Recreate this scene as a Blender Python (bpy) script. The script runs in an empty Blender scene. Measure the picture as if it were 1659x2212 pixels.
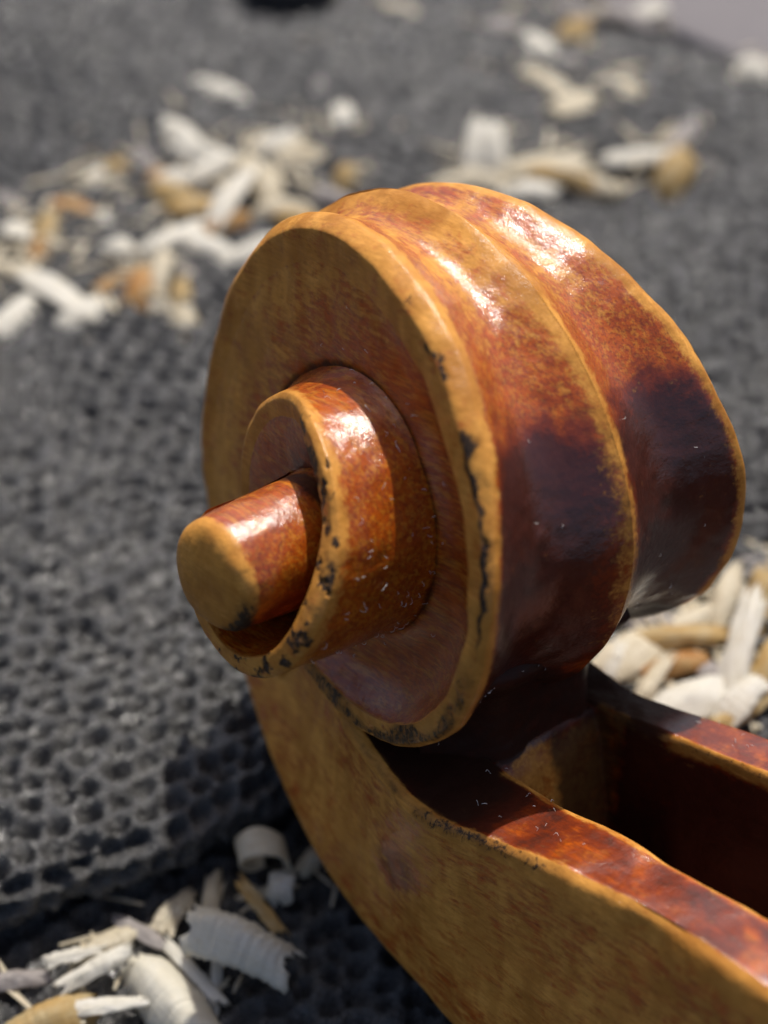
import bpy, bmesh, math, random
import numpy as np
from mathutils import Matrix, Vector, Euler
random.seed(7); np.random.seed(7)
S = 0.001                                   # everything below is written in millimetres
PI = math.pi; D2R = math.radians
scene = bpy.context.scene
COL = scene.collection

# ------------------------------------------------------------------ camera
PITCH, CAMH = 42.0, 95.0
cp, sp = math.cos(D2R(PITCH)), math.sin(D2R(PITCH))
CW = np.array([[1, 0, 0], [0, sp, -cp], [0, cp, sp]])      # camera axes -> world (columns right, up, back)
CAMP = np.array([0, 0, CAMH])
cd = bpy.data.cameras.new('camera'); cam = bpy.data.objects.new('camera', cd); COL.objects.link(cam)
cam.matrix_world = Matrix(((CW[0][0], CW[0][1], CW[0][2], 0), (CW[1][0], CW[1][1], CW[1][2], 0), (CW[2][0], CW[2][1], CW[2][2], CAMH*S), (0, 0, 0, 1)))
cd.sensor_fit = 'VERTICAL'; cd.sensor_height = 24; cd.lens = 35.98
cd.clip_start = 0.005; cd.clip_end = 50
cd.dof.use_dof = True; cd.dof.focus_distance = 0.0935; cd.dof.aperture_fstop = 36.0/2.45
scene.camera = cam
FPX = 3316.7; IW, IH = 1659.0, 2212.0       # picture frame used for the measured points

# scroll pose (solved from the picture): scroll axes -> camera axes
RM = np.array([[-0.7414696980902307, 0.6706523275309934, 0.021169373839054983],
               [-0.31532248488173265, -0.37612070971280565, 0.8712662866490156],
               [0.5922790029534104, 0.6393423709566076, 0.4903538674869041]])
TM = np.array([4.591936804431634, 2.159627643287837, -99.80033744224949])
SW = CW @ RM                                # scroll -> world
SP = CAMP + CW @ TM

# ------------------------------------------------------------------ light
SUN_S = np.array([-0.25, -0.10, 0.96])      # towards the sun, in scroll axes
sw = SW @ (SUN_S/np.linalg.norm(SUN_S))
elev = math.asin(sw[2]); azim = math.atan2(sw[0], sw[1])
w = bpy.data.worlds.new('World'); scene.world = w; w.use_nodes = True
nt = w.node_tree; nt.nodes.clear()
sky = nt.nodes.new('ShaderNodeTexSky'); sky.sky_type = 'NISHITA'; sky.sun_disc = False
sky.sun_elevation = elev; sky.sun_rotation = azim; sky.altitude = 100; sky.air_density = 0.7; sky.dust_density = 4.0; sky.ozone_density = 0.4
bg = nt.nodes.new('ShaderNodeBackground'); bg.inputs['Strength'].default_value = 0.13
wo = nt.nodes.new('ShaderNodeOutputWorld'); nt.links.new(sky.outputs[0], bg.inputs[0]); nt.links.new(bg.outputs[0], wo.inputs[0])
sl = bpy.data.lights.new('sun', 'SUN'); sl.energy = 4.0; sl.angle = D2R(0.6); sl.color = (1.0, 0.95, 0.87)
so = bpy.data.objects.new('sun', sl); COL.objects.link(so)
so.rotation_euler = Vector(tuple(sw)).to_track_quat('Z', 'Y').to_euler(); so.location = (0, 0.3, 0.5)
scene.view_settings.view_transform = 'Standard'; scene.view_settings.look = 'None'
scene.view_settings.exposure = 0.08; scene.view_settings.gamma = 1
scene.cycles.max_bounces = 8

# ------------------------------------------------------------------ helpers
def ray(px, py):
    d = CW @ np.array([(px-IW/2)/FPX, -(py-IH/2)/FPX, -1.0]); return d
def onplane(px, py, z=0.0):
    d = ray(px, py); s = (z-CAMH)/d[2]; return CAMP + d*s
def smooth(a, b, x):
    t = np.clip((x-a)/(b-a), 0, 1); return t*t*(3-2*t)
def hash3(i, j, k, seed):
    n = (i*374761393 + j*668265263 + k*2147483647 + seed*1274126177) & 0xffffffff
    n = ((n ^ (n >> 13))*1274126177) & 0xffffffff
    n = ((n ^ (n >> 16))*2246822519) & 0xffffffff
    return ((n ^ (n >> 15)) & 0xffffff)/float(0xffffff)
def vnoise(P, seed=0):
    P = np.asarray(P, float); f = np.floor(P); I = f.astype(np.int64); u = P-f; u = u*u*(3-2*u)
    r = 0
    for a in (0, 1):
        for b in (0, 1):
            for c in (0, 1):
                wgt = (u[..., 0] if a else 1-u[..., 0])*(u[..., 1] if b else 1-u[..., 1])*(u[..., 2] if c else 1-u[..., 2])
                r = r + wgt*hash3(I[..., 0]+a, I[..., 1]+b, I[..., 2]+c, seed)
    return r
def fbm(P, seed=0, o=3):
    r = 0; a = .5; s = 1; tot = 0
    for i in range(o):
        r = r + a*vnoise(np.asarray(P)*s+17.3*i, seed+i); tot += a; a *= .5; s *= 2.03
    return r/tot
def mesh_np(name, V, F, mat, attrs=None, parent=None, smoothf=True):
    me = bpy.data.meshes.new(name)
    V = np.asarray(V, float).reshape(-1, 3)*S
    F = np.asarray(F, np.int32)
    me.vertices.add(len(V)); me.vertices.foreach_set('co', V.ravel())
    n, k = F.shape
    me.loops.add(n*k); me.loops.foreach_set('vertex_index', F.ravel())
    me.polygons.add(n); me.polygons.foreach_set('loop_start', np.arange(0, n*k, k, dtype=np.int32))
    try: me.polygons.foreach_set('loop_total', np.full(n, k, np.int32))
    except Exception: pass
    me.update(calc_edges=True); me.validate()
    if attrs:
        for nm, a in attrs.items():
            at = me.attributes.new(nm, 'FLOAT', 'POINT'); at.data.foreach_set('value', np.asarray(a, np.float32).ravel())
    me.polygons.foreach_set('use_smooth', np.full(len(me.polygons), smoothf))
    me.materials.append(mat)
    o = bpy.data.objects.new(name, me); COL.objects.link(o)
    if parent: o.parent = parent
    return o
def gridF(nu, nv, cu=False, cv=False, flip=False):
    i = np.arange(nu if cu else nu-1); j = np.arange(nv if cv else nv-1)
    I, J = np.meshgrid(i, j, indexing='ij'); I = I.ravel(); J = J.ravel(); I2 = (I+1) % nu; J2 = (J+1) % nv
    F = np.c_[I*nv+J, I2*nv+J, I2*nv+J2, I*nv+J2]
    return F[:, ::-1] if flip else F
def normals_grid(P):
    a = np.gradient(P, axis=0); b = np.gradient(P, axis=1); n = np.cross(a, b); n /= np.linalg.norm(n, axis=-1, keepdims=True)+1e-9
    return n
def catmull(k, p, t):
    k = np.asarray(k, float); p = np.asarray(p, float)
    s = (t-k[0])/(k[1]-k[0]); i = np.clip(np.floor(s).astype(int), 0, len(k)-2); u = s-i
    if p.ndim > 1: u = u[:, None]
    P = np.concatenate([[2*p[0]-p[1]], p, [2*p[-1]-p[-2]]])
    a, b, c, d = P[i], P[i+1], P[i+2], P[i+3]
    return .5*(2*b+(c-a)*u+(2*a-5*b+4*c-d)*u**2+(3*b-a-3*c+d)*u**3)

# ------------------------------------------------------------------ material helpers
class NT:
    def __init__(s, name):
        s.m = bpy.data.materials.new(name); s.m.use_nodes = True; s.t = s.m.node_tree; s.t.nodes.clear()
        s.out = s.t.nodes.new('ShaderNodeOutputMaterial'); s.b = s.t.nodes.new('ShaderNodeBsdfPrincipled')
        s.t.links.new(s.b.outputs[0], s.out.inputs[0])
    def n(s, typ, **kw):
        nd = s.t.nodes.new('ShaderNode'+typ)
        for k, v in kw.items(): setattr(nd, k, v)
        return nd
    def l(s, a, b): s.t.links.new(a, b)
    def setin(s, sock, v):
        if isinstance(v, bpy.types.NodeSocket): s.l(v, sock)
        elif v is not None: sock.default_value = v
    def math(s, op, a, b=None, c=None, clamp=False):
        nd = s.n('Math', operation=op, use_clamp=clamp)
        for i, v in enumerate((a, b, c)): s.setin(nd.inputs[i], v)
        return nd.outputs[0]
    def attr(s, name): return s.n('Attribute', attribute_name=name).outputs['Fac']
    def obj(s): return s.n('TexCoord').outputs['Object']
    def map(s, vec, scale, rot=(0, 0, 0), loc=(0, 0, 0)):
        nd = s.n('Mapping'); s.l(vec, nd.inputs[0]); nd.inputs['Scale'].default_value = scale; nd.inputs['Rotation'].default_value = rot; nd.inputs['Location'].default_value = loc
        return nd.outputs[0]
    def noise(s, vec, scale=1.0, detail=3.0, rough=.5, dist=0.0):
        nd = s.n('TexNoise'); s.l(vec, nd.inputs['Vector']); nd.inputs['Scale'].default_value = scale; nd.inputs['Detail'].default_value = detail
        nd.inputs['Roughness'].default_value = rough; nd.inputs['Distortion'].default_value = dist
        return nd.outputs[0]
    def vor(s, vec, scale=1.0, feature='F1'):
        nd = s.n('TexVoronoi', feature=feature); s.l(vec, nd.inputs['Vector']); nd.inputs['Scale'].default_value = scale; return nd.outputs['Distance']
    def ramp(s, fac, a, b, lo=0.0, hi=1.0):
        nd = s.n('MapRange', interpolation_type='SMOOTHSTEP'); s.setin(nd.inputs[0], fac); nd.inputs[1].default_value = a; nd.inputs[2].default_value = b
        nd.inputs[3].default_value = lo; nd.inputs[4].default_value = hi; return nd.outputs[0]
    def mix(s, fac, a, b):
        nd = s.n('Mix', data_type='RGBA'); s.setin(nd.inputs[0], fac)
        for sock, v in ((nd.inputs[6], a), (nd.inputs[7], b)):
            s.setin(sock, (*v, 1) if isinstance(v, tuple) and len(v) == 3 else v)
        return nd.outputs[2]
    def bump(s, h, strength, dist, prev=None):
        nd = s.n('Bump'); s.l(h, nd.inputs['Height']); nd.inputs['Strength'].default_value = strength; nd.inputs['Distance'].default_value = dist
        if prev is not None: s.l(prev, nd.inputs['Normal'])
        return nd.outputs[0]

def varnished_wood(name, gold=(.67, .310, .058), orange=(.44, .086, .003), dark=(.058, .0115, .005)):
    """old violin varnish: gold where worn to the ground, orange where thin, dark oxblood where thick; attributes carry shade painted on pegbox and throat, plus the worn edges, thick varnish, grime and ink"""
    n = NT(name); P = n.obj(); mm = n.map(P, (1000, 1000, 1000))
    fleck = n.noise(n.map(mm, (3.0, .55, 3.0), rot=(D2R(8), 0, D2R(5))), 1.0, 4, .62)
    fiber = n.noise(n.map(mm, (6.5, .9, 6.5), rot=(D2R(8), 0, D2R(5))), 1.0, 3, .6)
    mott = n.noise(mm, .28, 4, .6, .6)
    mott2 = n.noise(n.map(mm, (1, 1, 1), loc=(40, 11, 7)), .75, 4, .65, .3)
    fine = n.noise(mm, 9.0, 3, .6)
    wear, thick, grime_shade, ink = n.attr('wear'), n.attr('thick'), n.attr('grime_shade'), n.attr('ink')
    jitter = n.math('ADD', n.math('MULTIPLY', n.math('SUBTRACT', fleck, .5), .9), n.math('MULTIPLY', n.math('SUBTRACT', mott2, .5), 1.3))
    wm = n.ramp(n.math('ADD', wear, jitter), .22, .78)
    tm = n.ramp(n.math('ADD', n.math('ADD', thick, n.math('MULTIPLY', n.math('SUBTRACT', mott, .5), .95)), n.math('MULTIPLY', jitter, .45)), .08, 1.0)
    g = n.mix(n.ramp(mott, .35, .7), gold, tuple(c*k for c, k in zip(gold, (.68, .60, .50))))
    g = n.mix(n.ramp(fiber, .42, .66, 0, .28), g, tuple(c*k for c, k in zip(gold, (.45, .38, .35))))
    g = n.mix(n.ramp(fleck, .5, .72, 0, .28), g, tuple(min(1, c*k) for c, k in zip(gold, (1.35, 1.45, 1.9))))
    fig = n.noise(n.map(mm, (.10, .62, .10), rot=(D2R(8), 0, D2R(5))), 1.0, 2, .5)
    g = n.mix(n.ramp(fig, .40, .62, 0, .42), g, tuple(c*k for c, k in zip(gold, (.55, .45, .35))))
    o = n.mix(n.ramp(mott2, .3, .75), orange, tuple(c*k for c, k in zip(orange, (.62, .45, .6))))
    o = n.mix(n.ramp(fleck, .45, .62, 0, .6), o, (.54, .20, .016))
    o = n.mix(n.ramp(fiber, .48, .62, 0, .6), o, (.17, .028, .005))
    d = n.mix(n.ramp(mott2, .35, .7), dark, (.070, .013, .006)); d = n.mix(n.ramp(fleck, .5, .75, 0, .22), d, (.12, .030, .008))
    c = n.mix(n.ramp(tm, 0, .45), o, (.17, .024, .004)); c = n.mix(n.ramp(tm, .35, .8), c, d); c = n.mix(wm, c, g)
    # grime in the seams and at the edges of wear; also shade painted on throat and pegbox
    gm = n.ramp(n.math('ADD', grime_shade, n.math('MULTIPLY', n.math('SUBTRACT', mott2, .5), .8)), .35, .8)
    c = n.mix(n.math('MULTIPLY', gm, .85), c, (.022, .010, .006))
    # black ink worn into patches along the edges, in short strokes across the grain
    ip = n.noise(n.map(mm, (3.0, 3.0, 1.6), loc=(9, 3, 1)), 1.0, 5, .7, .5)
    im = n.math('MULTIPLY', n.ramp(n.math('ADD', ink, n.math('MULTIPLY', n.math('SUBTRACT', ip, .5), 2.0)), .44, .76), n.ramp(ink, .05, .2))
    halo = n.math('MULTIPLY', n.ramp(n.math('ADD', ink, n.math('MULTIPLY', n.math('SUBTRACT', mott2, .5), .8)), .12, .7), .55); c = n.mix(halo, c, (.11, .050, .012))
    c = n.mix(n.math('MULTIPLY', im, .9), c, (.014, .013, .012))
    n.l(c, n.b.inputs['Base Color'])
    rg = n.math('ADD', n.ramp(fine, .3, .7, .36, .52), n.math('MULTIPLY', wm, .12))
    n.l(rg, n.b.inputs['Roughness']); n.b.inputs['IOR'].default_value = 1.5; n.b.inputs['Coat IOR'].default_value = 1.62
    cw = n.math('MULTIPLY', n.math('SUBTRACT', .95, n.math('MULTIPLY', wm, .70)), n.math('SUBTRACT', 1.0, n.ramp(grime_shade, .1, .6), clamp=True)); n.b.inputs['Specular IOR Level'].default_value = .14; n.l(cw, n.b.inputs['Coat Weight'])
    n.l(n.ramp(mott2, .35, .65, .11, .21), n.b.inputs['Coat Roughness'])
    b = n.bump(n.noise(mm, .55, 3, .5), .35, .0006)
    b = n.bump(fiber, .08, .00012, b); b = n.bump(fine, .2, .00004, b)
    b = n.bump(im, .6, .00008, b)
    n.l(b, n.b.inputs['Normal'])
    b2 = n.bump(n.noise(mm, .5, 2, .5), .14, .0006); b2 = n.bump(n.noise(mm, 2.6, 4, .75), .48, .0001, b2); n.l(b2, n.b.inputs['Coat Normal'])
    return n.m
M_WOOD = varnished_wood('old_violin_varnish')

# ------------------------------------------------------------------ the scroll
root = bpy.data.objects.new('violin_head', None); COL.objects.link(root)
root.matrix_world = Matrix.Translation(tuple(SP*S)) @ Matrix([list(r) for r in SW]).to_4x4()
root['label'] = 'carved wooden violin scroll and pegbox with worn amber and dark red varnish'
root['category'] = 'violin scroll'
KN = np.arange(-60, 760, 40.)
RK = np.array([23.378, 21.332, 19.749, 19.012, 16.246, 14.649, 14.58, 14.341, 13.35, 12.226, 11.09, 9.956, 8.855, 8.156, 7.187, 6.692, 6.57, 6.258, 5.969, 5.45, 4.6])
WK = np.array([6.9, 5.9, 5.2, 6.016, 7.968, 10.038, 12.0, 11.858, 10.97, 10.11, 9.696, 9.785, 10.677, 13.18, 15.058, 17.032, 18.5, 18.9, 18.5, 17.9, 17.3])
def Rf(t): return catmull(KN, RK, np.asarray(t, float))
def Wf(t): return catmull(KN, WK, np.asarray(t, float))
def xfloor(t): return np.interp(t, [-80, -40, 0, 45, 90, 130, 160, 200, 270, 320, 350, 380, 420, 480, 540, 600, 660, 700, 740, 760], [8.6, 7.6, 6.2, 6.3, 7.4, 8.3, 8.7, 9.0, 9.2, 9.3, 9.6, 10.1, 10.8, 11.3, 11.6, 12.0, 12.8, 14.6, 16.8, 17.5])
BTN = 4.15                                   # radius at the foot of the eye
def rimw(t): return np.interp(t, [-60, 0, 60, 110, 180, 270, 330, 400, 450, 540, 630, 680, 740], [1.6, 1.8, 2.9, 2.7, 1.55, 1.8, 1.2, 1.3, 1.7, 1.4, 1.35, 1.1, .5])
def volute(side, dt, t0=-62, t1=748):
    t = np.arange(t0, t1+dt, dt); n = len(t)
    R, Wd, rw, xf = Rf(t), Wf(t), rimw(t), xfloor(t)
    flare = 1.10
    R2 = np.where(t+360 < 750, Rf(np.minimum(t+360, 755))*flare, BTN)
    bl = smooth(330, 400, t); R2 = R2*(1-bl)+BTN*bl
    R2 = np.minimum(R2, R-rw-.15)
    full = 1-smooth(285, 340, t)             # how far the fluted back is still exposed
    xb = np.where(t >= 300, xfloor(t-360), 0)-0.0
    xb = np.where(t < 300, 0, xb*smooth(300, 345, t))
    pts = []; wear = []; th = []; gr = []; ink = []; kind = []
    def add(x, r, we=0, tk=0, g=0, ik=0):
        pts.append(np.stack([x+0*t, r+0*t], -1)); wear.append(we+0*t); th.append(tk+0*t); gr.append(g+0*t); ink.append(ik+0*t)
    Rs = R+0.25+0.12*(np.radians(t)-2.2)+.4*(1-smooth(60, 120, t))
    tk_out = smooth(122, 156, t)*1.0        # thick dark varnish on the front of the head
    for u in np.linspace(0, 1, 17):          # spine -> fluting -> outer corner of the rim
        x = u*(Wd-.5-np.interp(t, [20, 60, 120, 160], [.25, 1.1, 1.0, .25])); prof = np.sin(PI*u**.95)**1.35
        r_full = Rs*(1-u)+(R-.05)*u-(1.75*prof)*np.clip(Wd/10, .5, 1.1)
        # inner turns: plain wall that flares towards its foot
        xw = xb-.7+(Wd-.55-xb+.7)*u; r_w = R*(1+(flare-1)*(1-u)**1.6+.03*math.exp(-(u/.1)**2))
        xx = x*full+xw*(1-full); rr = r_full*full+r_w*(1-full)
        w1 = (.80*math.exp(-(u/.095)**2)*(1-.7*smooth(160, 215, t))+.8*math.exp(-((1-u)/.04)**2))*full+(.75*math.exp(-((1-u)/.10)**2)+.02)*(1-full)
        w1 = w1+(1-smooth(95, 142, t))*.66*full*(1-.75*math.exp(-((u-.80)/.11)**2))*(1-.3*math.exp(-((u-.4)/.12)**2))
        add(xx, rr, w1, tk_out*full*(1-.5*math.exp(-(u/.24)**2)-.8*math.exp(-((1-u)/.06)**2))+(1-full)*.12*(1-u), (1-full)*.75*math.exp(-((u-.06)/.07)**2)+.9*full*smooth(206, 224, t), 0)  # seam dirt, plus the underside painted darker to suppress its reflection
    jag = .10*np.sin(t*1.7)+.08*np.sin(t*4.1+1)
    n1 = lambda f, sd: fbm(np.stack([t*f, 0*t+sd, 0*t], -1), sd, 3)      # slow wandering along the edge
    def rim_ink(p):
        # a black fissure along the outer third of the first rim, smears lower down, patches on the second turn
        c0 = .27+.30*(n1(.09, 3)-.5)+.05*np.sin(t*.9); wd = .09*np.clip(n1(.16, 5)*3.2-1.0, .04, 1.5)
        line = smooth(98, 106, t)*(1-smooth(172, 190, t))*np.exp(-((p-c0)/np.maximum(wd, .012))**2)*np.clip(wd*18, 0, 1)
        tick = fbm(np.stack([t*.10, 0*t+p*1.3, 0*t], -1), 9, 2)
        low = smooth(178, 205, t)*(1-.55*smooth(270, 290, t))*(1-smooth(300, 325, t))*smooth(.28, .66, tick+.20*math.exp(-((p-.55)/.3)**2))*smooth(.02, .2, p)
        pat = fbm(np.stack([t*.16, 0*t+p*2.2, 0*t+4], -1), 12, 4)
        col_ = np.interp(t, [430, 442, 458, 492, 515, 540, 625, 660], [0, .03, .20, .18, .08, .0, .0, 0])*math.exp(-((p-.55)/.32)**2)
        c2 = smooth(.54, .64, pat+col_-.02)*smooth(430, 445, t)*(1-smooth(640, 665, t))
        return np.clip(line*1.15+low*.66+c2*.7, 0, 1)
    dk = smooth(-.4, 1.6, Wd-xf)
    bv = np.interp(t, [-60, 20, 60, 120, 160, 760], [.28, .5, 1.3, 1.2, .4, .28])
    for p in (0, .07, .16, .26, .36, .46, .56, .66, .76, .86, .94, 1.0):
        # across the rim: outer corner, slightly crowned top, inner edge
        x = Wd-bv*(1-min(p/.3, 1))**1.5-.05*dk*smooth(.8, 1, p)*1.5; rr_ = R-.02-rw*p
        add(x, rr_, .95-.25*math.sin(PI*p)+.0*t, .1, .12*math.sin(PI*p), rim_ink(p))
    add(Wd-.25*dk, R-rw*1.01-.03, .5, 0, 0, 0)
    a0 = R-rw; drop = np.maximum(Wd-xf, 0)
    fw = np.interp(t, [-60, 40, 90, 130, 180, 260, 330, 420, 700], [.86, .80, .50, .10, .0, .0, .1, .0, .0])
    for u in np.linspace(.06, 1, 15):        # scooped floor down to the foot of the next turn
        q = 1-u; e = np.where(Wd > xf, 2.6, 1.0)
        # quadratic bezier from rim edge to the foot, control point tucked in under the rim
        kk = smooth(-.4, 1.6, Wd-xf); cx = kk*(xf+.12*(Wd-xf)-1.5*smooth(62, 110, t)*(1-smooth(240, 310, t)))+(1-kk)*(.5*(Wd+xf)+.35); cr = kk*(a0-.28*(a0-R2))+(1-kk)*.5*(a0+R2)
        x = q*q*(Wd-.25*kk)+2*q*u*cx+u*u*xf; r = q*q*a0+2*q*u*cr+u*u*R2
        bl2 = smooth(640, 720, t)
        add(x, r, fw*(1-.55*u), (.16+.5*smooth(380, 420, t))*u*smooth(60, 200, t), (.6*math.exp(-((1-u)/.05)**2))+.08*u, 0)
    add(xf-.05, R2-.6, 0, .3, 1.0, 0)
    P = np.stack(pts, 1); A = np.stack([np.stack(a, 1) for a in (wear, th, gr, ink)], -1)
    for _ in range(2):                       # round every arris by corner cutting
        Q = np.empty((n, P.shape[1]*2-2+2, 2)); B = np.empty((n, Q.shape[1], 4))
        for X, Y in ((P, Q), (A, B)):
            Y[:, 0] = X[:, 0]; Y[:, -1] = X[:, -1]
            Y[:, 1:-1:2] = .75*X[:, :-1]+.25*X[:, 1:]; Y[:, 2:-1:2] = .25*X[:, :-1]+.75*X[:, 1:]
        P, A = Q, B
    tr = np.radians(t)[:, None]
    V = np.stack([P[..., 0], -P[..., 1]*np.cos(tr), P[..., 1]*np.sin(tr)], -1)
    N = normals_grid(V)
    carve = (fbm(V*.22, 3, 2)-.5)*.42+(fbm(V*.7, 9, 2)-.5)*.14
    edgew = A[..., 0]
    nick = -np.clip(fbm(V*1.9, 21, 3)-.60, 0, 1)*1.6*A[..., 3]*.8
    keep = np.ones(V.shape[:2])
    V = V-N*((carve+nick)*keep)[..., None]
    V[:, 0, 0] = np.where(t < 300, 0.0, V[:, 0, 0])
    if side < 0: V[..., 0] *= -1
    return V, A
parts = []
def build_volute():
    Va, Aa = volute(1, .75); Vb, Ab = volute(-1, .75)
    # the two halves share the spine line
    na, ma = Va.shape[:2]; nb, mb = Vb.shape[:2]
    Fa = gridF(na, ma, flip=True); Fb = gridF(nb, mb); Fb = np.where(Fb % mb == 0, Fb//mb*ma, Fb+na*ma)    # welded along the centre ridge
    V = np.r_[Va.reshape(-1, 3), Vb.reshape(-1, 3)]; A = np.r_[Aa.reshape(-1, 4), Ab.reshape(-1, 4)]
    o = mesh_np('volute', V, np.r_[Fa, Fb], M_WOOD, dict(wear=A[:, 0], thick=A[:, 1], grime_shade=A[:, 2], ink=A[:, 3]), root)
    return o
build_volute()
def build_eye(side):
    # blunt tapered peg of the eye, slightly domed and leaning into the last turn
    prof = [(9.5, 4.4), (11.5, 4.2), (13, 4.05), (14.5, 3.95), (16, 3.87), (17.2, 3.8), (18.0, 3.73), (18.4, 3.6), (18.72, 3.36), (18.95, 2.95), (19.12, 2.4), (19.25, 1.6), (19.32, .8), (19.35, .02)]
    P = np.array(prof); P[:, 0] += .8*smooth(11, 16, P[:, 0]); P[:, 1] *= .95
    for _ in range(2):
        Q = np.empty((len(P)*2, 2)); Q[0] = P[0]; Q[-1] = P[-1]; Q[1:-1:2] = .75*P[:-1]+.25*P[1:]; Q[2:-1:2] = .25*P[:-1]+.75*P[1:]; P = Q
    a = np.radians(np.arange(0, 360, 3.0)); x = P[:, 0]; r = P[:, 1]
    rr = r[None]*(1+.035*np.cos(a-2.0)[:, None]+.02*np.cos(2*a+.6)[:, None])
    V = np.stack([x[None]+0*rr, -.33-rr*np.cos(a)[:, None], .45*0+rr*np.sin(a)[:, None]], -1)
    V[..., 2] += -.05
    N = np.stack([0*rr, -np.cos(a)[:, None]+0*rr, np.sin(a)[:, None]+0*rr], -1)
    V = V+N*((fbm(V*.5, 5, 3)-.5)*.3*np.clip(r/3, 0, 1)[None])[..., None]
    V[..., 0] -= (fbm(V*.35, 31, 2)-.5)*.35*smooth(17, 19, x)[None]
    wear = (smooth(18.35, 19.3, x)*1.15)[None]+0*rr; ang = np.degrees(a)[:, None]
    grime_shade = smooth(14.2, 11.8, 13+0*x)[None]*0+np.exp(-((x-12.3)/.9)**2)[None]+0*rr
    dirty = np.exp(-((((ang-235+180) % 360)-180)/38)**2)*np.exp(-((x-18.8)/1.1)**2)[None]
    ink = np.exp(-((((ang-212+180) % 360)-180)/40)**2)*np.exp(-((r-3.35)/.5)**2)[None]*.9*smooth(18.4, 19.0, x)[None]
    V = V.copy()
    if side < 0: V[..., 0] *= -1
    return mesh_np('eye', V.reshape(-1, 3), gridF(len(a), len(x), cu=True, flip=side > 0), M_WOOD, dict(wear=wear-dirty*.8, thick=.15+.25*smooth(90, 220, ang)*(1-smooth(230, 330, ang))+0*rr, grime_shade=grime_shade+dirty*.9, ink=ink), root)
build_eye(1); build_eye(-1)

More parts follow.
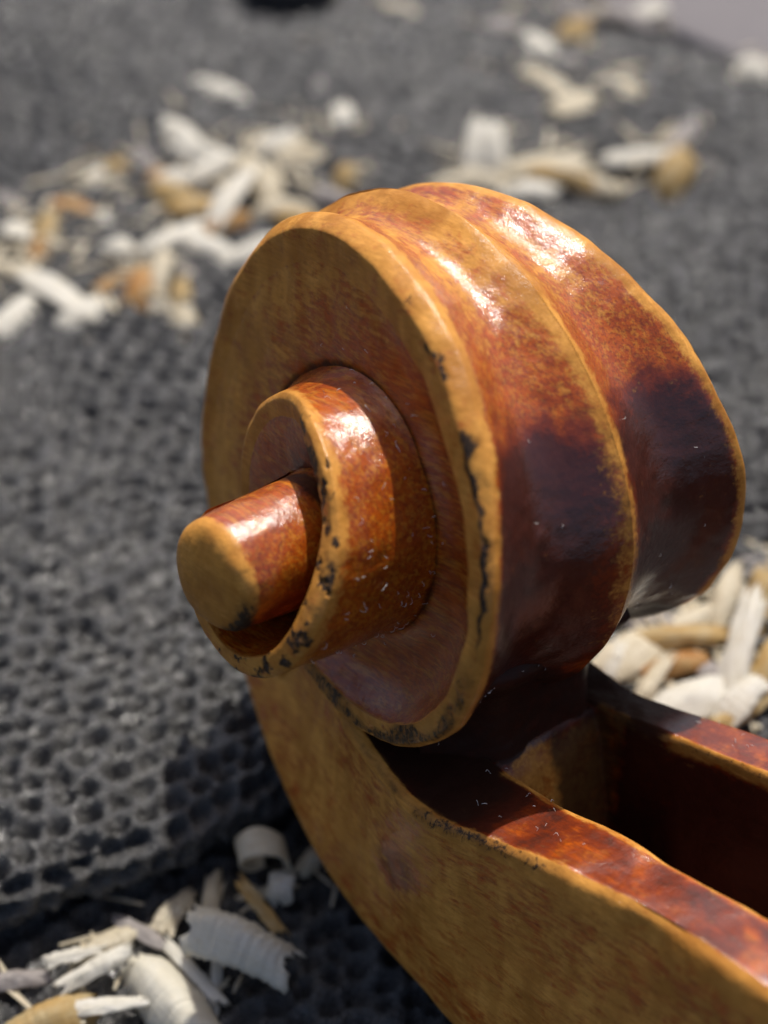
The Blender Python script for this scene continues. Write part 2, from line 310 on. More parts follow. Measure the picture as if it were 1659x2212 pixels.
def build_pegbox():
    Pf = np.array([(-12, -9.5), (-7.5, -11.9), (-2.2, -13.0), (2.5, -14.0), (7.0, -14.5), (11.2, -14.6), (16, -14.25), (21.3, -13.7), (27, -13.2), (34, -12.9), (50, -12.3)], float)
    Pb = np.array([(-18.9, -11.5), (-16.3, -16.6), (-13.5, -20.6), (-9.3, -24.6), (-4.8, -27.3), (2.0, -29.6), (12.2, -31.9), (20, -33.8), (28, -35.8), (37, -38.2), (55, -42.5)], float)
    wf = np.array([7.6, 8.2, 8.9, 10.4, 11.6, 12.0, 10.9, 10.0, 9.5, 9.7, 10.2]); wb = np.array([5.6, 6.3, 7.3, 8.5, 9.5, 10.5, 11, 11.2, 11.3, 11.4, 11.6])
    wfar = np.array([7.6, 8.0, 8.2, 8.4, 8.2, 8.0, 9.0, 9.7, 10.0, 10.2, 10.6])
    K = np.arange(len(Pf)); s = np.arange(0, len(K)-1+1e-6, 1/20.)
    pf, pb = catmull(K, Pf, s), catmull(K, Pb, s); wf, wb, wfar = (catmull(K, q, s) for q in (wf, wb, wfar))
    n = len(s); Y = pf[:, 0]
    dep = smooth(10.4, 12.2, Y)*12.5+smooth(9.9, 10.4, Y)*1.2         # depth of the cavity below the front
    inn = np.interp(Y, [9, 10.4, 11, 16, 23, 30, 50], [5.0, 5.0, 5.05, 5.1, 5.0, 4.8, 4.8]); inf = -np.interp(Y, [9, 10, 17, 23, 50], [4.2, 4.4, 5.3, 5.9, 6.4])
    bd = (pb-pf); bd /= np.linalg.norm(bd, axis=1)[:, None]
    rings = []; wear = []; th = []; gr = []; ink = []
    def add(x, p, we=0, tk=0, g=0, ik=0):
        rings.append(np.stack([x+0*Y, p[:, 0], p[:, 1]], -1)); wear.append(we+0*Y); th.append(tk+0*Y); gr.append(g+0*Y); ink.append(ik+0*Y)
    tilt = lambda x: pf+np.array([0, .0])
    inkn = .60*smooth(.3, .65, fbm(np.stack([Y*.35, 0*Y, 0*Y], -1), 6, 2)+.25*np.exp(-((Y-15)/5.)**2)-.08)*smooth(5, 9, Y)*(1-smooth(23, 28, Y))
    L = np.linalg.norm(pb-pf, axis=1)
    # near arm top from the cavity edge outwards
    ew = smooth(10.0, 11.2, Y); add(inn, pf+bd*.28, .75*ew, 1-ew, 1-ew, 0); add(inn+.22, pf, .8*ew, 1-ew, 1-ew)
    for u in (.15, .35, .55, .75, .88): add(inn+(wf-inn)*u, pf-bd*.0, -.05+.6*smooth(.8, .97, u), 1.5*(1-smooth(11, 15, Y))+.50+.05*math.sin(u*7), .80*(1-smooth(11.5, 15.5, Y)), 0)  # the head's cast shadow is painted into the arm top towards the throat
    add(wf-.5, pf+bd*.05, .8, 0, .2*(1-smooth(11, 17, Y)), inkn*.8); add(wf-.12, pf+bd*.38, .95, 0, .55*(1-smooth(8, 14, Y)), inkn)
    add(wf+.02, pf+bd*.95, .95, 0, .3*(1-smooth(8, 14, Y)), inkn*.6)
    for u in np.linspace(.09, .93, 24):      # near cheek
        x = wf+(wb-wf)*u-.55*np.sin(PI*u)*(1-smooth(4, 14, Y))+.25*np.sin(PI*u)*smooth(6, 16, Y)
        add(x, pf*(1-u)+pb*u, .66-.10*math.sin(u*9), .02, .0, 0)
    add(wb-.05, pf*.035+pb*.965, .95, 0); add(wb-.35, pf*.01+pb*.99, .95, 0); add(wb-.9, pb-bd*.0, .9, 0)
    for u in np.linspace(.1, .9, 9):         # fluted back
        add((wb-.9)*(1-2*u), pb-bd*(1.2*np.sin(2*PI*abs(u-.5))**2)[..., None] if isinstance(u, np.ndarray) else pb-bd*(1.2*math.sin(2*PI*abs(u-.5))**2), .4, .3)
    add(-wb+.9, pb, .9, 0); add(-wb+.3, pf*.01+pb*.99, .95, 0); add(-wb, pf*.04+pb*.96, .9, 0)
    for u in np.linspace(.9, .1, 8): add(-(wfar+(wb-wfar)*u), pf*(1-u)+pb*u, .5, .3)
    add(-wfar-.0, pf+bd*.9, .8); add(-wfar+.1, pf+bd*.35, .8); add(-wfar+.45, pf+bd*.05, .6)
    for u in (.12, .3, .5, .7, .88): add(-wfar+(inf+wfar)*u, pf, .08, 1.5*(1-smooth(12, 17, Y))+.5, .80*(1-smooth(13, 16.5, Y)))  # same shadow painted on the far arm
    ew = smooth(14.5, 16.8, Y); add(inf-.22, pf, .75*ew, 1-ew, .8*(1-ew), .2); add(inf, pf+bd*.3, .95*ew+.2, 1-ew, .6*(1-ew), .35)  # edge wear fades out under the painted shadow
    cdv = np.array([.10, -.995]); df = dep[:, None]*cdv
    near_zero = smooth(9.9, 10.4, Y)
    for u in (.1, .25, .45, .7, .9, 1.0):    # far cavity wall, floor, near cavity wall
        add(inf+.15*u, pf+bd*.3+df*u, -.1, .85, (.35+.4*u)*(1-.8*smooth(15.5, 17.5, Y)))  # recess shade painted in with depth, lifted past the shadow's edge
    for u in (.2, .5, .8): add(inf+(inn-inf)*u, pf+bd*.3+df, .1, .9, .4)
    for u in (1.0, .9, .7, .45, .25, .1): add(inn-.1*u, pf+bd*.3+df*u, -.3, 1.0, .35+.4*u)  # floor and near wall also coloured dark as deep shade
    P = np.stack(rings, 1); A = np.stack([np.stack(a, 1) for a in (wear, th, gr, ink)], -1)
    m = P.shape[1]
    for arr in range(1):
        P2 = np.empty((n, m*2, 3)); A2 = np.empty((n, m*2, 4))
        for X, Yy in ((P, P2), (A, A2)):
            nx = np.roll(X, -1, axis=1); Yy[:, 0::2] = .78*X+.22*nx; Yy[:, 1::2] = .22*X+.78*nx
        P, A = P2, A2
    # bare wood on the end wall of the cavity
    inside = np.abs(P[..., 0]) < 5.6
    Nn = normals_grid(P)
    disp = (fbm(P*.2, 41, 2)-.5)*.5+(fbm(P*.8, 43, 2)-.5)*.12
    P = P+Nn*disp[..., None]
    endw = smooth(9.6, 10.2, P[..., 1])*(1-smooth(12.0, 12.9, P[..., 1]))*(np.abs(P[..., 0]+.1) < 5.0)*(P[..., 2] < -14.3)
    A[..., 0] = np.clip(A[..., 0]+endw*.55, 0, 1.2); A[..., 1] *= 1-endw*.6; A[..., 2] = A[..., 2]*(1-endw)+endw*(.22+.55*smooth(1.8, -1.2, P[..., 0])+.5*np.exp(-((P[..., 0]+1.2+.3*np.sin(P[..., 2]*1.3))/.8)**2))
    st = np.exp(-(((P[..., 1]-7.6)/2.3)**2+((P[..., 2]+21.3)/2.6)**2)**1.6)*(P[..., 0] > 5); A[..., 1] += .5*st; A[..., 0] -= .48*st  # dark reflection on the cheek, painted into the varnish colour
    o = mesh_np('pegbox', P.reshape(-1, 3), gridF(n, P.shape[1], cv=True), M_WOOD, dict(wear=A[..., 0], thick=A[..., 1], grime_shade=A[..., 2], ink=A[..., 3]), root)
    return o
build_pegbox()
def build_throat():
    # web of wood that joins the underside of the head to the top of the pegbox
    zs = np.linspace(-15.2, -5.4, 26); xs = np.linspace(-5.4, 8.3, 40)
    yy = np.interp(zs, [-15.2, -14.6, -14.0, -13.0, -11.5, -10, -9, -8.2, -7.4, -6.4, -5.4], [9.8, 9.7, 9.6, 9.45, 9.45, 9.85, 10.4, 10.9, 11.1, 10.2, 8.0])
    X, Z = np.meshgrid(xs, zs, indexing='ij'); Yg = yy[None]+0*X
    Yg = Yg-3.6*smooth(.35, 1, np.abs((X-.4)/9))*smooth(-6.5, -12, Z)-.25*np.cos(X*.7)
    P = np.stack([X, Yg, Z], -1); N = normals_grid(P); P = P+N*((fbm(P*.3, 51, 2)-.5)*.5)[..., None]
    nx, nz = len(xs), len(zs)
    B = P.copy(); B[..., 1] = 1.0; B[..., 2] = np.clip(B[..., 2], -15.2, -10)
    V = np.r_[P.reshape(-1, 3), B.reshape(-1, 3)]
    F = [gridF(nx, nz)]
    edge = [(i*nz, (i+1)*nz) for i in range(nx-1)]+[((i+1)*nz+nz-1, i*nz+nz-1) for i in range(nx-1)]+[(j+1, j) for j in range(nz-1)]+[((nx-1)*nz+j, (nx-1)*nz+j+1) for j in range(nz-1)]
    off = nx*nz; F.append(np.array([(a, b, b+off, a+off) for a, b in edge])); F.append(gridF(nx, nz, flip=True)+off)
    n = len(V); z = V[:, 2]
    return mesh_np('throat', V, np.concatenate(F), M_WOOD, dict(wear=np.full(n, -1.0), thick=np.full(n, 1.6), grime_shade=.3*np.exp(-((z+8.8)/.6)**2)+.72, ink=np.zeros(n)), root)  # web coloured nearly black to paint in its deep shadow
build_throat()

# ------------------------------------------------------------------ the black mat
def mat_material():
    n = NT('black_mesh_mat'); mm = n.map(n.obj(), (1000, 1000, 1000))
    fib = n.noise(mm, 1.9, 4, .7, .5); fib2 = n.noise(mm, 4.2, 2, .6); big = n.noise(mm, .08, 2, .5)
    c = n.mix(n.ramp(fib, .3, .75), (.007, .007, .007), (.044, .042, .041)); c = n.mix(n.ramp(big, .3, .7, 0, .35), c, (.06, .058, .057))
    n.l(c, n.b.inputs['Base Color']); n.l(n.ramp(fib2, .35, .65, .14, .42), n.b.inputs['Roughness'])
    n.b.inputs['Specular IOR Level'].default_value = 1.0
    n.b.inputs['Sheen Weight'].default_value = .14; n.b.inputs['Sheen Roughness'].default_value = .4
    b = n.bump(n.vor(n.map(mm, (1, 1, .6)), 1.25, 'DISTANCE_TO_EDGE'), -.35, .0006)
    b = n.bump(fib, .8, .0005, b); b = n.bump(fib2, .6, .0002, b); n.l(b, n.b.inputs['Normal'])
    return n.m
M_MAT = mat_material()
def pits(U, Vv, seed=0, sx=2.2, sy=1.9, depth=1.5):
    """height of the open knit: rows of holes between raised strands, irregular like a pressed felt mesh"""
    h = np.zeros_like(U)
    wx = (fbm(np.stack([U*.12, Vv*.12, 0*U], -1), seed+1, 2)-.5)*3.0; wy = (fbm(np.stack([U*.12, Vv*.12, 0*U+9], -1), seed+2, 2)-.5)*3.0
    u = (U+wx)/sx; v = (Vv+wy)/sy
    best = np.full(U.shape, 9.0); size = np.zeros_like(U)
    r0 = np.floor(v).astype(np.int64)
    for dj in (-1, 0, 1):
        r = r0+dj; uu = u-.5*(r % 2); c0 = np.floor(uu).astype(np.int64)
        for di in (-1, 0, 1):
            c = c0+di
            jx = (hash3(c, r, 0*c, seed+5)-.5)*.36; jy = (hash3(c, r, 0*c+1, seed+6)-.5)*.36
            d = np.hypot((uu-(c+.5+jx))*1.0, (v-(r+.5+jy))*1.1)/(.80+.35*hash3(c, r, 0*c+2, seed+7))
            m = d < best; best = np.where(m, d, best)
    h = -depth*(1-smooth(.22, .56, best))+.18*smooth(.45, .75, best)
    Q = np.stack([U, Vv, 0*U], -1)
    return h+(fbm(Q*.95, seed+11, 3)-.5)*1.0+(fbm(Q*3.1, seed+15, 2)-.5)*.4
# the edge of the upper layer runs across the picture; u = along it, v = away from the camera
E0 = onplane(0, 2015, 1.0)[:2]; E1 = onplane(475, 1815, 1.0)[:2]
eu = (E1-E0)/np.linalg.norm(E1-E0); ev = np.array([-eu[1], eu[0]])
HT = 2.6                                    # top of the upper layer; the lower layer lies LOW below
LOW = -3.4
def edge_shift(U): return 1.6*np.sin(U*.07+.5)+1.0*np.sin(U*.19+2)-np.clip(U-24, 0, 200)*.42
def upper_mat():
    du = .36
    U = np.arange(-55, 150, du)
    # profile: under fold -> nose -> top, arc length s
    s = np.arange(-9.0, 175, .36); r = 2.7
    prof = []
    L = PI*r*.95
    for q in s:
        if q < 0: prof.append((r+(-q), -2*r))                      # tucked back under
        elif q < L: a = q/L*PI; prof.append((r-math.sin(a)*r, -r-math.cos(a)*r))
        else: prof.append((r+(q-L), 0.0))
    prof = np.array(prof)
    Ug, Sg = np.meshgrid(U, s, indexing='ij'); vv = prof[None, :, 0]+edge_shift(Ug); zz = prof[None, :, 1]+0*Ug
    top = smooth(L*.6, L+6, Sg)
    B = np.stack([Ug*.03, vv*.03, 0*Ug], -1)
    zz = zz+top*((fbm(B, 71, 2)-.5)*4.5*smooth(0, 25, vv))+HT
    nrm = np.zeros(prof.shape); g = np.gradient(prof, axis=0); nrm[:, 0] = -g[:, 1]; nrm[:, 1] = g[:, 0]; nrm /= np.linalg.norm(nrm, axis=1)[:, None]
    h = pits(Ug, Sg, 3)
    fade = np.where(Sg < 60, 1.0, 1.0)
    vv = vv+nrm[None, :, 0]*h*fade; zz = zz+nrm[None, :, 1]*h*fade
    X = E0[0]+eu[0]*Ug+ev[0]*vv; Yw = E0[1]+eu[1]*Ug+ev[1]*vv
    V = np.stack([X, Yw, zz], -1)
    return mesh_np('mat', V.reshape(-1, 3), gridF(len(U), len(s)), M_MAT)
mu = upper_mat(); mu['kind'] = 'thing'; mu['label'] = 'black open knit mat with a rounded folded edge under the shavings'; mu['category'] = 'mat'
def lower_mat():
    U = np.arange(-60, 150, .5); W_ = np.arange(-60, 40, .5); Ug, Wg = np.meshgrid(U, W_, indexing='ij')
    h = pits(Ug, Wg, 23)+LOW
    V = np.stack([E0[0]+eu[0]*Ug+ev[0]*Wg, E0[1]+eu[1]*Ug+ev[1]*Wg, h], -1)
    return mesh_np('ground', V.reshape(-1, 3), gridF(len(U), len(W_)), M_MAT)
lo = lower_mat(); lo['kind'] = 'structure'

# ------------------------------------------------------------------ wood shavings
def shaving_material(name, c0, c1, c2):
    n = NT(name); g = n.obj(); mm = n.map(g, (1000, 1000, 1000))
    st = n.noise(n.map(mm, (.35, 5.5, 3)), 1.0, 3, .6); mo = n.noise(mm, .55, 3, .55); rb = n.noise(n.map(mm, (3.2, .4, 1)), 1.0, 2, .5)
    info = n.n('ObjectInfo').outputs['Random']
    c = n.mix(n.ramp(mo, .35, .7), c0, c1); c = n.mix(n.ramp(st, .42, .7, 0, .4), c, c2); c = n.mix(n.math('MULTIPLY', info, .25), c, c1)
    n.l(c, n.b.inputs['Base Color']); n.b.inputs['Roughness'].default_value = .5; n.b.inputs['Specular IOR Level'].default_value = .3
    n.b.inputs['Subsurface Weight'].default_value = 0.0
    b = n.bump(st, .5, .00012); b = n.bump(rb, .5, .0002, b); n.l(b, n.b.inputs['Normal'])
    tr = n.n('BsdfTranslucent'); n.l(c, tr.inputs[0]); mx = n.n('MixShader'); mx.inputs[0].default_value = .45
    n.l(n.b.outputs[0], mx.inputs[1]); n.l(tr.outputs[0], mx.inputs[2]); n.l(mx.outputs[0], n.out.inputs[0])
    return n.m
M_CH = {'w': shaving_material('white_shaving', (.82, .79, .70), (.86, .84, .78), (.52, .43, .28)),
        'c': shaving_material('cream_shaving', (.76, .69, .53), (.82, .76, .62), (.40, .27, .12)),
        'y': shaving_material('yellow_shaving', (.58, .38, .13), (.62, .50, .28), (.36, .19, .05)),
        'o': shaving_material('amber_shaving', (.55, .26, .07), (.58, .40, .18), (.30, .12, .03)),
        'g': shaving_material('pale_grey_shaving', (.42, .38, .36), (.52, .48, .46), (.28, .25, .24))}
M_RIB = shaving_material('ribbed_white_shaving', (.84, .80, .68), (.86, .83, .74), (.74, .66, .50))
def shaving(L, Wd, col, bend, twist, ribs, thick, taper, seed):
    """a curled flake of planed wood: bent along its length, cupped across it, torn at the ends, with real thickness"""
    nu, nv = 32, 17
    u = np.linspace(-1, 1, nu); v = np.linspace(-1, 1, nv); U, Vv = np.meshgrid(u, v, indexing='ij')
    rs = np.random.RandomState(seed)
    end = 1-taper*np.clip(np.abs(U)-.45, 0, 1)**1.3*1.3; end = np.clip(end, .12, 1)
    tear = (vnoise(np.stack([Vv*3.5, np.sign(U)*3, 0*U+seed], -1), 3)-.5)*.35*np.abs(U)**5+(vnoise(np.stack([Vv*9, np.sign(U)*3, 0*U+seed], -1), 5)-.5)*.22*np.abs(U)**9
    ang = bend*(U*1.0+rs.uniform(-.2, .2)); Rb = L/2/max(abs(bend), .05)
    X = Rb*np.sin(ang) if abs(bend) > .05 else U*L/2
    Zc = (Rb*(np.cos(ang)-1) if bend > 0 else Rb*(1-np.cos(ang))) if abs(bend) > .05 else 0*U
    X = X+tear*L/2
    cup = (rs.uniform(.45, .6) if ribs >= 1 else rs.uniform(.12, .45))*Wd
    Yy = Vv*Wd/2*end*(1+.10*(fbm(np.stack([U*3, Vv*.5, 0*U+seed], -1), 4, 2)-.5)*4)
    Zz = Zc-cup*(Vv*end)**2+ribs*.13*np.sin(U*L*4.2+.6*np.sin(Vv*3+seed))+(fbm(np.stack([U*2.2, Vv*1.6, 0*U+seed*3.1], -1), 8, 3)-.5)*.55
    a = twist*U; Y2 = Yy*np.cos(a)-Zz*np.sin(a)*.0-0; Z2 = Zz+Yy*np.sin(a)
    P = np.stack([X, Y2, Z2], -1); N = normals_grid(P); Bk = P-N*thick
    m = nu*nv; V = np.r_[P.reshape(-1, 3), Bk.reshape(-1, 3)]
    F = [gridF(nu, nv), gridF(nu, nv, flip=True)+m]
    e = [((i+1)*nv, i*nv) for i in range(nu-1)]+[(i*nv+nv-1, (i+1)*nv+nv-1) for i in range(nu-1)]+[(j, j+1) for j in range(nv-1)]+[((nu-1)*nv+j+1, (nu-1)*nv+j) for j in range(nv-1)]
    F.append(np.array([(a_, b_, b_+m, a_+m) for a_, b_ in e]))
    return V, np.concatenate(F)
def mat_top(x, y):
    """height of the mat under a point (upper layer, or the lower one in front of its edge)"""
    d = np.array([x, y])-E0; U = float(d @ eu); v = float(d @ ev)-float(edge_shift(np.array(U)))
    if v < 0.4: return LOW+.2
    if v < 2.7: return HT-2.7+math.sqrt(max(0, 2.7**2-(2.7-v)**2))
    B = np.array([U*.03, v*.03, 0]); return float((fbm(B, 71, 2)-.5)*4.5*smooth(0, 25, v))+.1+HT
# px, py (picture), length px, width px, angle, colour, lift mm, bend, label
SH = [
 # the heap to the upper left of the head
 (500, 197, 175, 48, -28, 'w', .6, .25, 'white shaving lying diagonally at the top edge of the left heap'),
 (618, 180, 115, 42, 24, 'w', .2, .2, 'short white shaving touching the topmost one to form a V'),
 (686, 222, 74, 40, 88, 'g', 0, .1, 'small lilac grey flake upright beside the V of white shavings'),
 (737, 272, 96, 52, 95, 'w', 0, .5, 'lone oval white shaving right of the left heap'),
 (400, 278, 120, 46, -42, 'w', .8, .3, 'white shaving pointing up at the left shoulder of the heap'),
 (466, 322, 165, 62, -20, 'w', 1.2, .4, 'broad white shaving across the middle of the left heap'),
 (592, 292, 110, 46, 14, 'w', .6, .3, 'white shaving bridging the heap and its upper V'),
 (645, 325, 98, 62, 28, 'c', .2, .7, 'rounded cream shaving with a tan corner at the right of the heap'),
 (505, 398, 150, 44, 50, 'w', 2.0, .3, 'narrow white shaving propped on the yellow ones in the heap'),
 (242, 348, 82, 50, -42, 'y', .3, .9, 'curled yellow shaving alone at the upper left'),
 (200, 378, 66, 34, 52, 'w', 0, .2, 'small white sliver under the lone curled yellow shaving'),
 (310, 335, 66, 32, -50, 'g', 0, .2, 'thin grey flake between the lone yellow curl and the heap'),
 (345, 376, 64, 42, -5, 'o', .4, .5, 'small amber chip at the left flank of the heap'),
 (396, 372, 120, 60, -12, 'w', 1.0, .5, 'wide white shaving next to the small amber chip'),
 (562, 362, 125, 62, -50, 'c', 1.2, .4, 'cream shaving leaning down the right side of the heap'),
 (420, 428, 135, 52, 8, 'y', 1.0, .5, 'yellow shaving in the lower middle of the heap'),
 (388, 405, 90, 50, -30, 'y', 1.5, .4, 'pale yellow chip on top of the lower heap'),
 (455, 345, 110, 40, 35, 'w', 2.2, .3, 'white sliver lying uppermost across the heap'),
 (165, 440, 104, 46, -20, 'o', .3, .3, 'amber shaving at the far left tip below the lone curl'),
 (222, 466, 84, 50, -30, 'w', .2, .4, 'white shaving tucked against the amber one at the left'),
 (490, 466, 90, 38, 14, 'o', .8, .2, 'short amber chip just above the long white pair'),
 (605, 432, 138, 50, 4, 'c', .3, .6, 'cream shaving near the worn rim at the top of the head'),
 (640, 458, 110, 40, -14, 'y', .2, .3, 'yellow edged chip half behind the top of the scroll'),
 (748, 378, 44, 44, 80, 'y', 0, .4, 'tiny yellow chip just above the scroll'),
 (720, 412, 72, 36, -20, 'g', 0, .2, 'small grey flake just above the fluted rim'),
 (250, 521, 130, 72, -4, 'w', .6, .6, 'plump white shaving at the left end of the lower row'),
 (372, 498, 155, 50, 26, 'w', 1.2, .3, 'white shaving slanting up from the plump one'),
 (440, 512, 170, 56, -14, 'w', .8, .4, 'long white shaving in the middle of the lower row'),
 (545, 530, 200, 64, 20, 'w', .4, .4, 'long white shaving running behind the left rim of the scroll'),
 (332, 548, 120, 44, -10, 'c', .2, .3, 'cream shaving under the lower white row'),
 (400, 578, 54, 34, -80, 'g', 0, .2, 'small grey flake hanging below the lower white row'),
 (235, 602, 112, 36, 30, 'o', .5, .3, 'amber splinter fanning out to the left below the row'),
 (302, 622, 116, 56, 62, 'o', .9, .5, 'broad amber shaving in the middle of the fan below the row'),
 (338, 602, 104, 42, 70, 'c', 1.3, .4, 'cream shaving overlapping the broad amber one'),
 (354, 662, 66, 42, -50, 'w', 0, .5, 'stubby white shaving at the foot of the fan'),
 (386, 632, 56, 46, 90, 'y', .5, .5, 'small yellow chip above a cream one near the left rim'),
 (396, 688, 84, 56, 92, 'c', .2, .7, 'cream chip lowest of the pieces left of the rim'),
 (32, 482, 128, 56, -78, 'w', .6, .4, 'upright white shaving at the left border'),
 (92, 500, 84, 42, 62, 'y', .5, .4, 'yellow chip beside the upright white shaving'),
 (80, 556, 66, 38, 72, 'o', .2, .3, 'small amber chip below the yellow one at the left'),
 (45, 578, 120, 40, -24, 'c', .8, .3, 'cream shaving crossing under the upright white one'),
 (112, 612, 170, 50, -33, 'w', .9, .2, 'long white shaving slanting down from the left border'),
 (170, 658, 158, 62, 26, 'w', .4, .5, 'boat shaped white shaving at the foot of the left border group'),
 (38, 655, 165, 58, 42, 'w', .2, .3, 'white shaving running off the left border low down'),
 (28, 430, 78, 40, -25, 'g', 0, .3, 'faint grey flake at the upper left border'),
 # scattered along the top
 (882, 16, 92, 38, -22, 'c', .2, .3, 'cream shaving cut by the top border near the middle'),
 (905, 80, 56, 30, -30, 'g', 0, .2, 'grey flake left of the blurred yellow dot'),
 (966, 92, 66, 54, 20, 'y', .2, .6, 'round pale yellow chip below the top border'),
 (890, 148, 200, 30, 7, 'c', .1, .1, 'long thin pale splinter lying level near the top'),
 (1082, 46, 98, 42, -5, 'g', .2, .3, 'grey shaving left of the bright white one at the top'),
 (1150, 78, 122, 62, -38, 'w', .7, .5, 'brightest white shaving near the top border'),
 (1232, 66, 78, 62, 60, 'y', .4, .7, 'yellow curl right of the bright white shaving'),
 (1250, 12, 88, 40, -32, 'g', 0, .3, 'grey shaving cut by the top border'),
 (1340, 16, 130, 42, -14, 'g', .3, .3, 'long grey shaving at the top near the cloth'),
 (1410, 10, 70, 42, 10, 'w', .3, .5, 'small white shaving at the top beside the cloth'),
 (1095, 122, 92, 46, -15, 'g', 0, .3, 'grey shaving below the bright white one'),
 (1228, 132, 56, 42, 20, 'g', .2, .3, 'pale flake in the middle of the upper right scatter'),
 (1202, 178, 176, 38, -32, 'c', .5, .2, 'cream splinter slanting towards the pointed shaving'),
 (1246, 212, 104, 56, 22, 'c', .6, .4, 'broad cream shaving at the foot of the upper right scatter'),
 (1322, 168, 144, 48, -24, 'c', .2, .3, 'cream shaving at the right of the upper right scatter'),
 (1636, 135, 96, 62, -8, 'w', .3, .6, 'white shaving at the right border near the top'),
 (690, 80, 60, 56, 0, 'y', 0, .5, 'blurred pale yellow chip alone below the dark lump'),
 # just behind the head
 (1028, 318, 112, 42, 82, 'w', 1.0, .3, 'white shaving standing up behind the top of the head'),
 (1068, 312, 108, 48, 102, 'w', 1.4, .3, 'wider white shaving leaning beside the standing one'),
 (1012, 374, 160, 46, 6, 'c', .2, .3, 'cream shaving at the left end of the pile behind the head'),
 (1180, 346, 190, 52, -6, 'c', .6, .3, 'long cream shaving along the pile behind the head'),
 (1215, 368, 150, 36, -12, 'y', 1.0, .2, 'yellow splinter on the pile behind the head'),
 (1284, 384, 112, 52, 0, 'c', .5, .6, 'rounded cream shaving at the right end of the pile'),
 (1140, 394, 140, 52, -6, 'w', .1, .4, 'white shaving in front of the pile against the far rim'),
 (1392, 322, 150, 46, 6, 'w', .6, .2, 'flat white shaving forming the bar of the lone right hand T'),
 (1472, 288, 92, 42, 50, 'g', .8, .3, 'grey white tip sticking up from the T shaped group'),
 (1450, 356, 104, 78, 62, 'y', .3, .6, 'wide yellow shaving hanging below the T shaped group'),
 # heap between the head and the right border
 (1372, 1398, 160, 76, 32, 'c', .8, .4, 'greyish cream shaving nearest the underside of the head'),
 (1325, 1436, 90, 66, 62, 'w', .5, .4, 'white shaving wedged against the pegbox below the head'),
 (1452, 1366, 210, 46, 4, 'y', 1.2, .2, 'long yellow splinter lying level in the right heap'),
 (1478, 1422, 124, 44, 12, 'o', 1.0, .3, 'amber chip in the middle of the right heap'),
 (1486, 1498, 230, 84, 18, 'w', 1.4, .4, 'largest white shaving in front of the right heap'),
 (1592, 1532, 180, 44, 32, 'y', .8, .2, 'yellow splinter in front of the largest white shaving'),
 (1598, 1395, 210, 62, 74, 'w', 2.2, .3, 'upright white shaving on the right heap'),
 (1640, 1290, 124, 60, 78, 'y', 1.0, .4, 'yellow shaving at the right border beside the heap'),
 (1556, 1300, 160, 50, 68, 'c', 1.0, .3, 'cream shaving rising at the back of the right heap'),
 (1612, 1482, 124, 64, 44, 'w', 1.6, .5, 'short white shaving right of the largest one'),
 (1500, 1326, 170, 50, 22, 'c', .4, .4, 'dull cream shaving along the back edge of the right heap'),
 (1430, 1338, 120, 46, -12, 'g', .1, .3, 'grey shaving just under the far volute'),
 (1405, 1470, 110, 36, 55, 'c', 1.6, .2, 'thin cream sliver between the two broad white ones'),
 (1540, 1440, 90, 44, -30, 'g', .6, .3, 'grey flake in a hollow of the right heap'),
 (1645, 1205, 84, 52, 20, 'g', .1, .3, 'grey shaving at the right border level with the far rim'),
 (1650, 1440, 130, 50, 60, 'y', .8, .3, 'yellow shaving cut by the right border in the heap'),
 # on the lower layer, bottom left
 (532, 2012, 250, 112, -22, 'w', 6.0, .35, 'broad ribbed white shaving nearest the pegbox'),
 (336, 2112, 255, 128, -56, 'w', 1.8, .4, 'broad ribbed white shaving standing on the bottom border'),
 (468, 2108, 180, 24, 84, 'w', .3, .1, 'upright thin white splinter under the ribbed shaving'),
 (408, 2085, 190, 30, -48, 'w', .6, .1, 'slanting thin white splinter between the two ribbed shavings'),
 (238, 2168, 170, 34, 6, 'w', .8, .1, 'level thin white splinter joining the ribbed and the cream shaving'),
 (418, 2165, 80, 34, 10, 'w', .2, .1, 'short white splinter end beside the standing ribbed shaving'),
 (84, 2184, 240, 92, 22, 'y', 1.6, .4, 'broad yellowish cream shaving in the bottom left corner'),
 (196, 2092, 170, 38, 26, 'w', 1.6, .1, 'rod like white splinter pointing at the ribbed shaving'),
 (160, 2058, 130, 30, 16, 'w', 1.2, .1, 'short rod like white splinter just under the mat edge'),
 (232, 2030, 170, 54, 28, 'c', .4, .3, 'dull cream shaving half under the folded mat edge'),
 (372, 1960, 130, 52, 48, 'c', .2, .3, 'shaded cream shaving below the folded mat edge'),
 (452, 1968, 170, 36, 84, 'c', .4, .2, 'shaded upright splinter in the gap under the mat'),
 (300, 2010, 120, 30, -30, 'g', .2, .2, 'thin grey splinter in the shade of the mat edge'),
 (566, 1962, 150, 30, -52, 'y', 3.2, .1, 'yellow splinter behind the ribbed shaving'),
 (604, 1905, 96, 54, 75, 'w', 2.4, .9, 'white curled tip beside the ring shaped shaving'),
 (676, 1848, 84, 44, 40, 'c', .3, .5, 'small cream shaving touching the back of the pegbox'),
 (40, 2110, 150, 40, 8, 'g', .4, .2, 'dull grey shaving at the left border under the mat'),
]
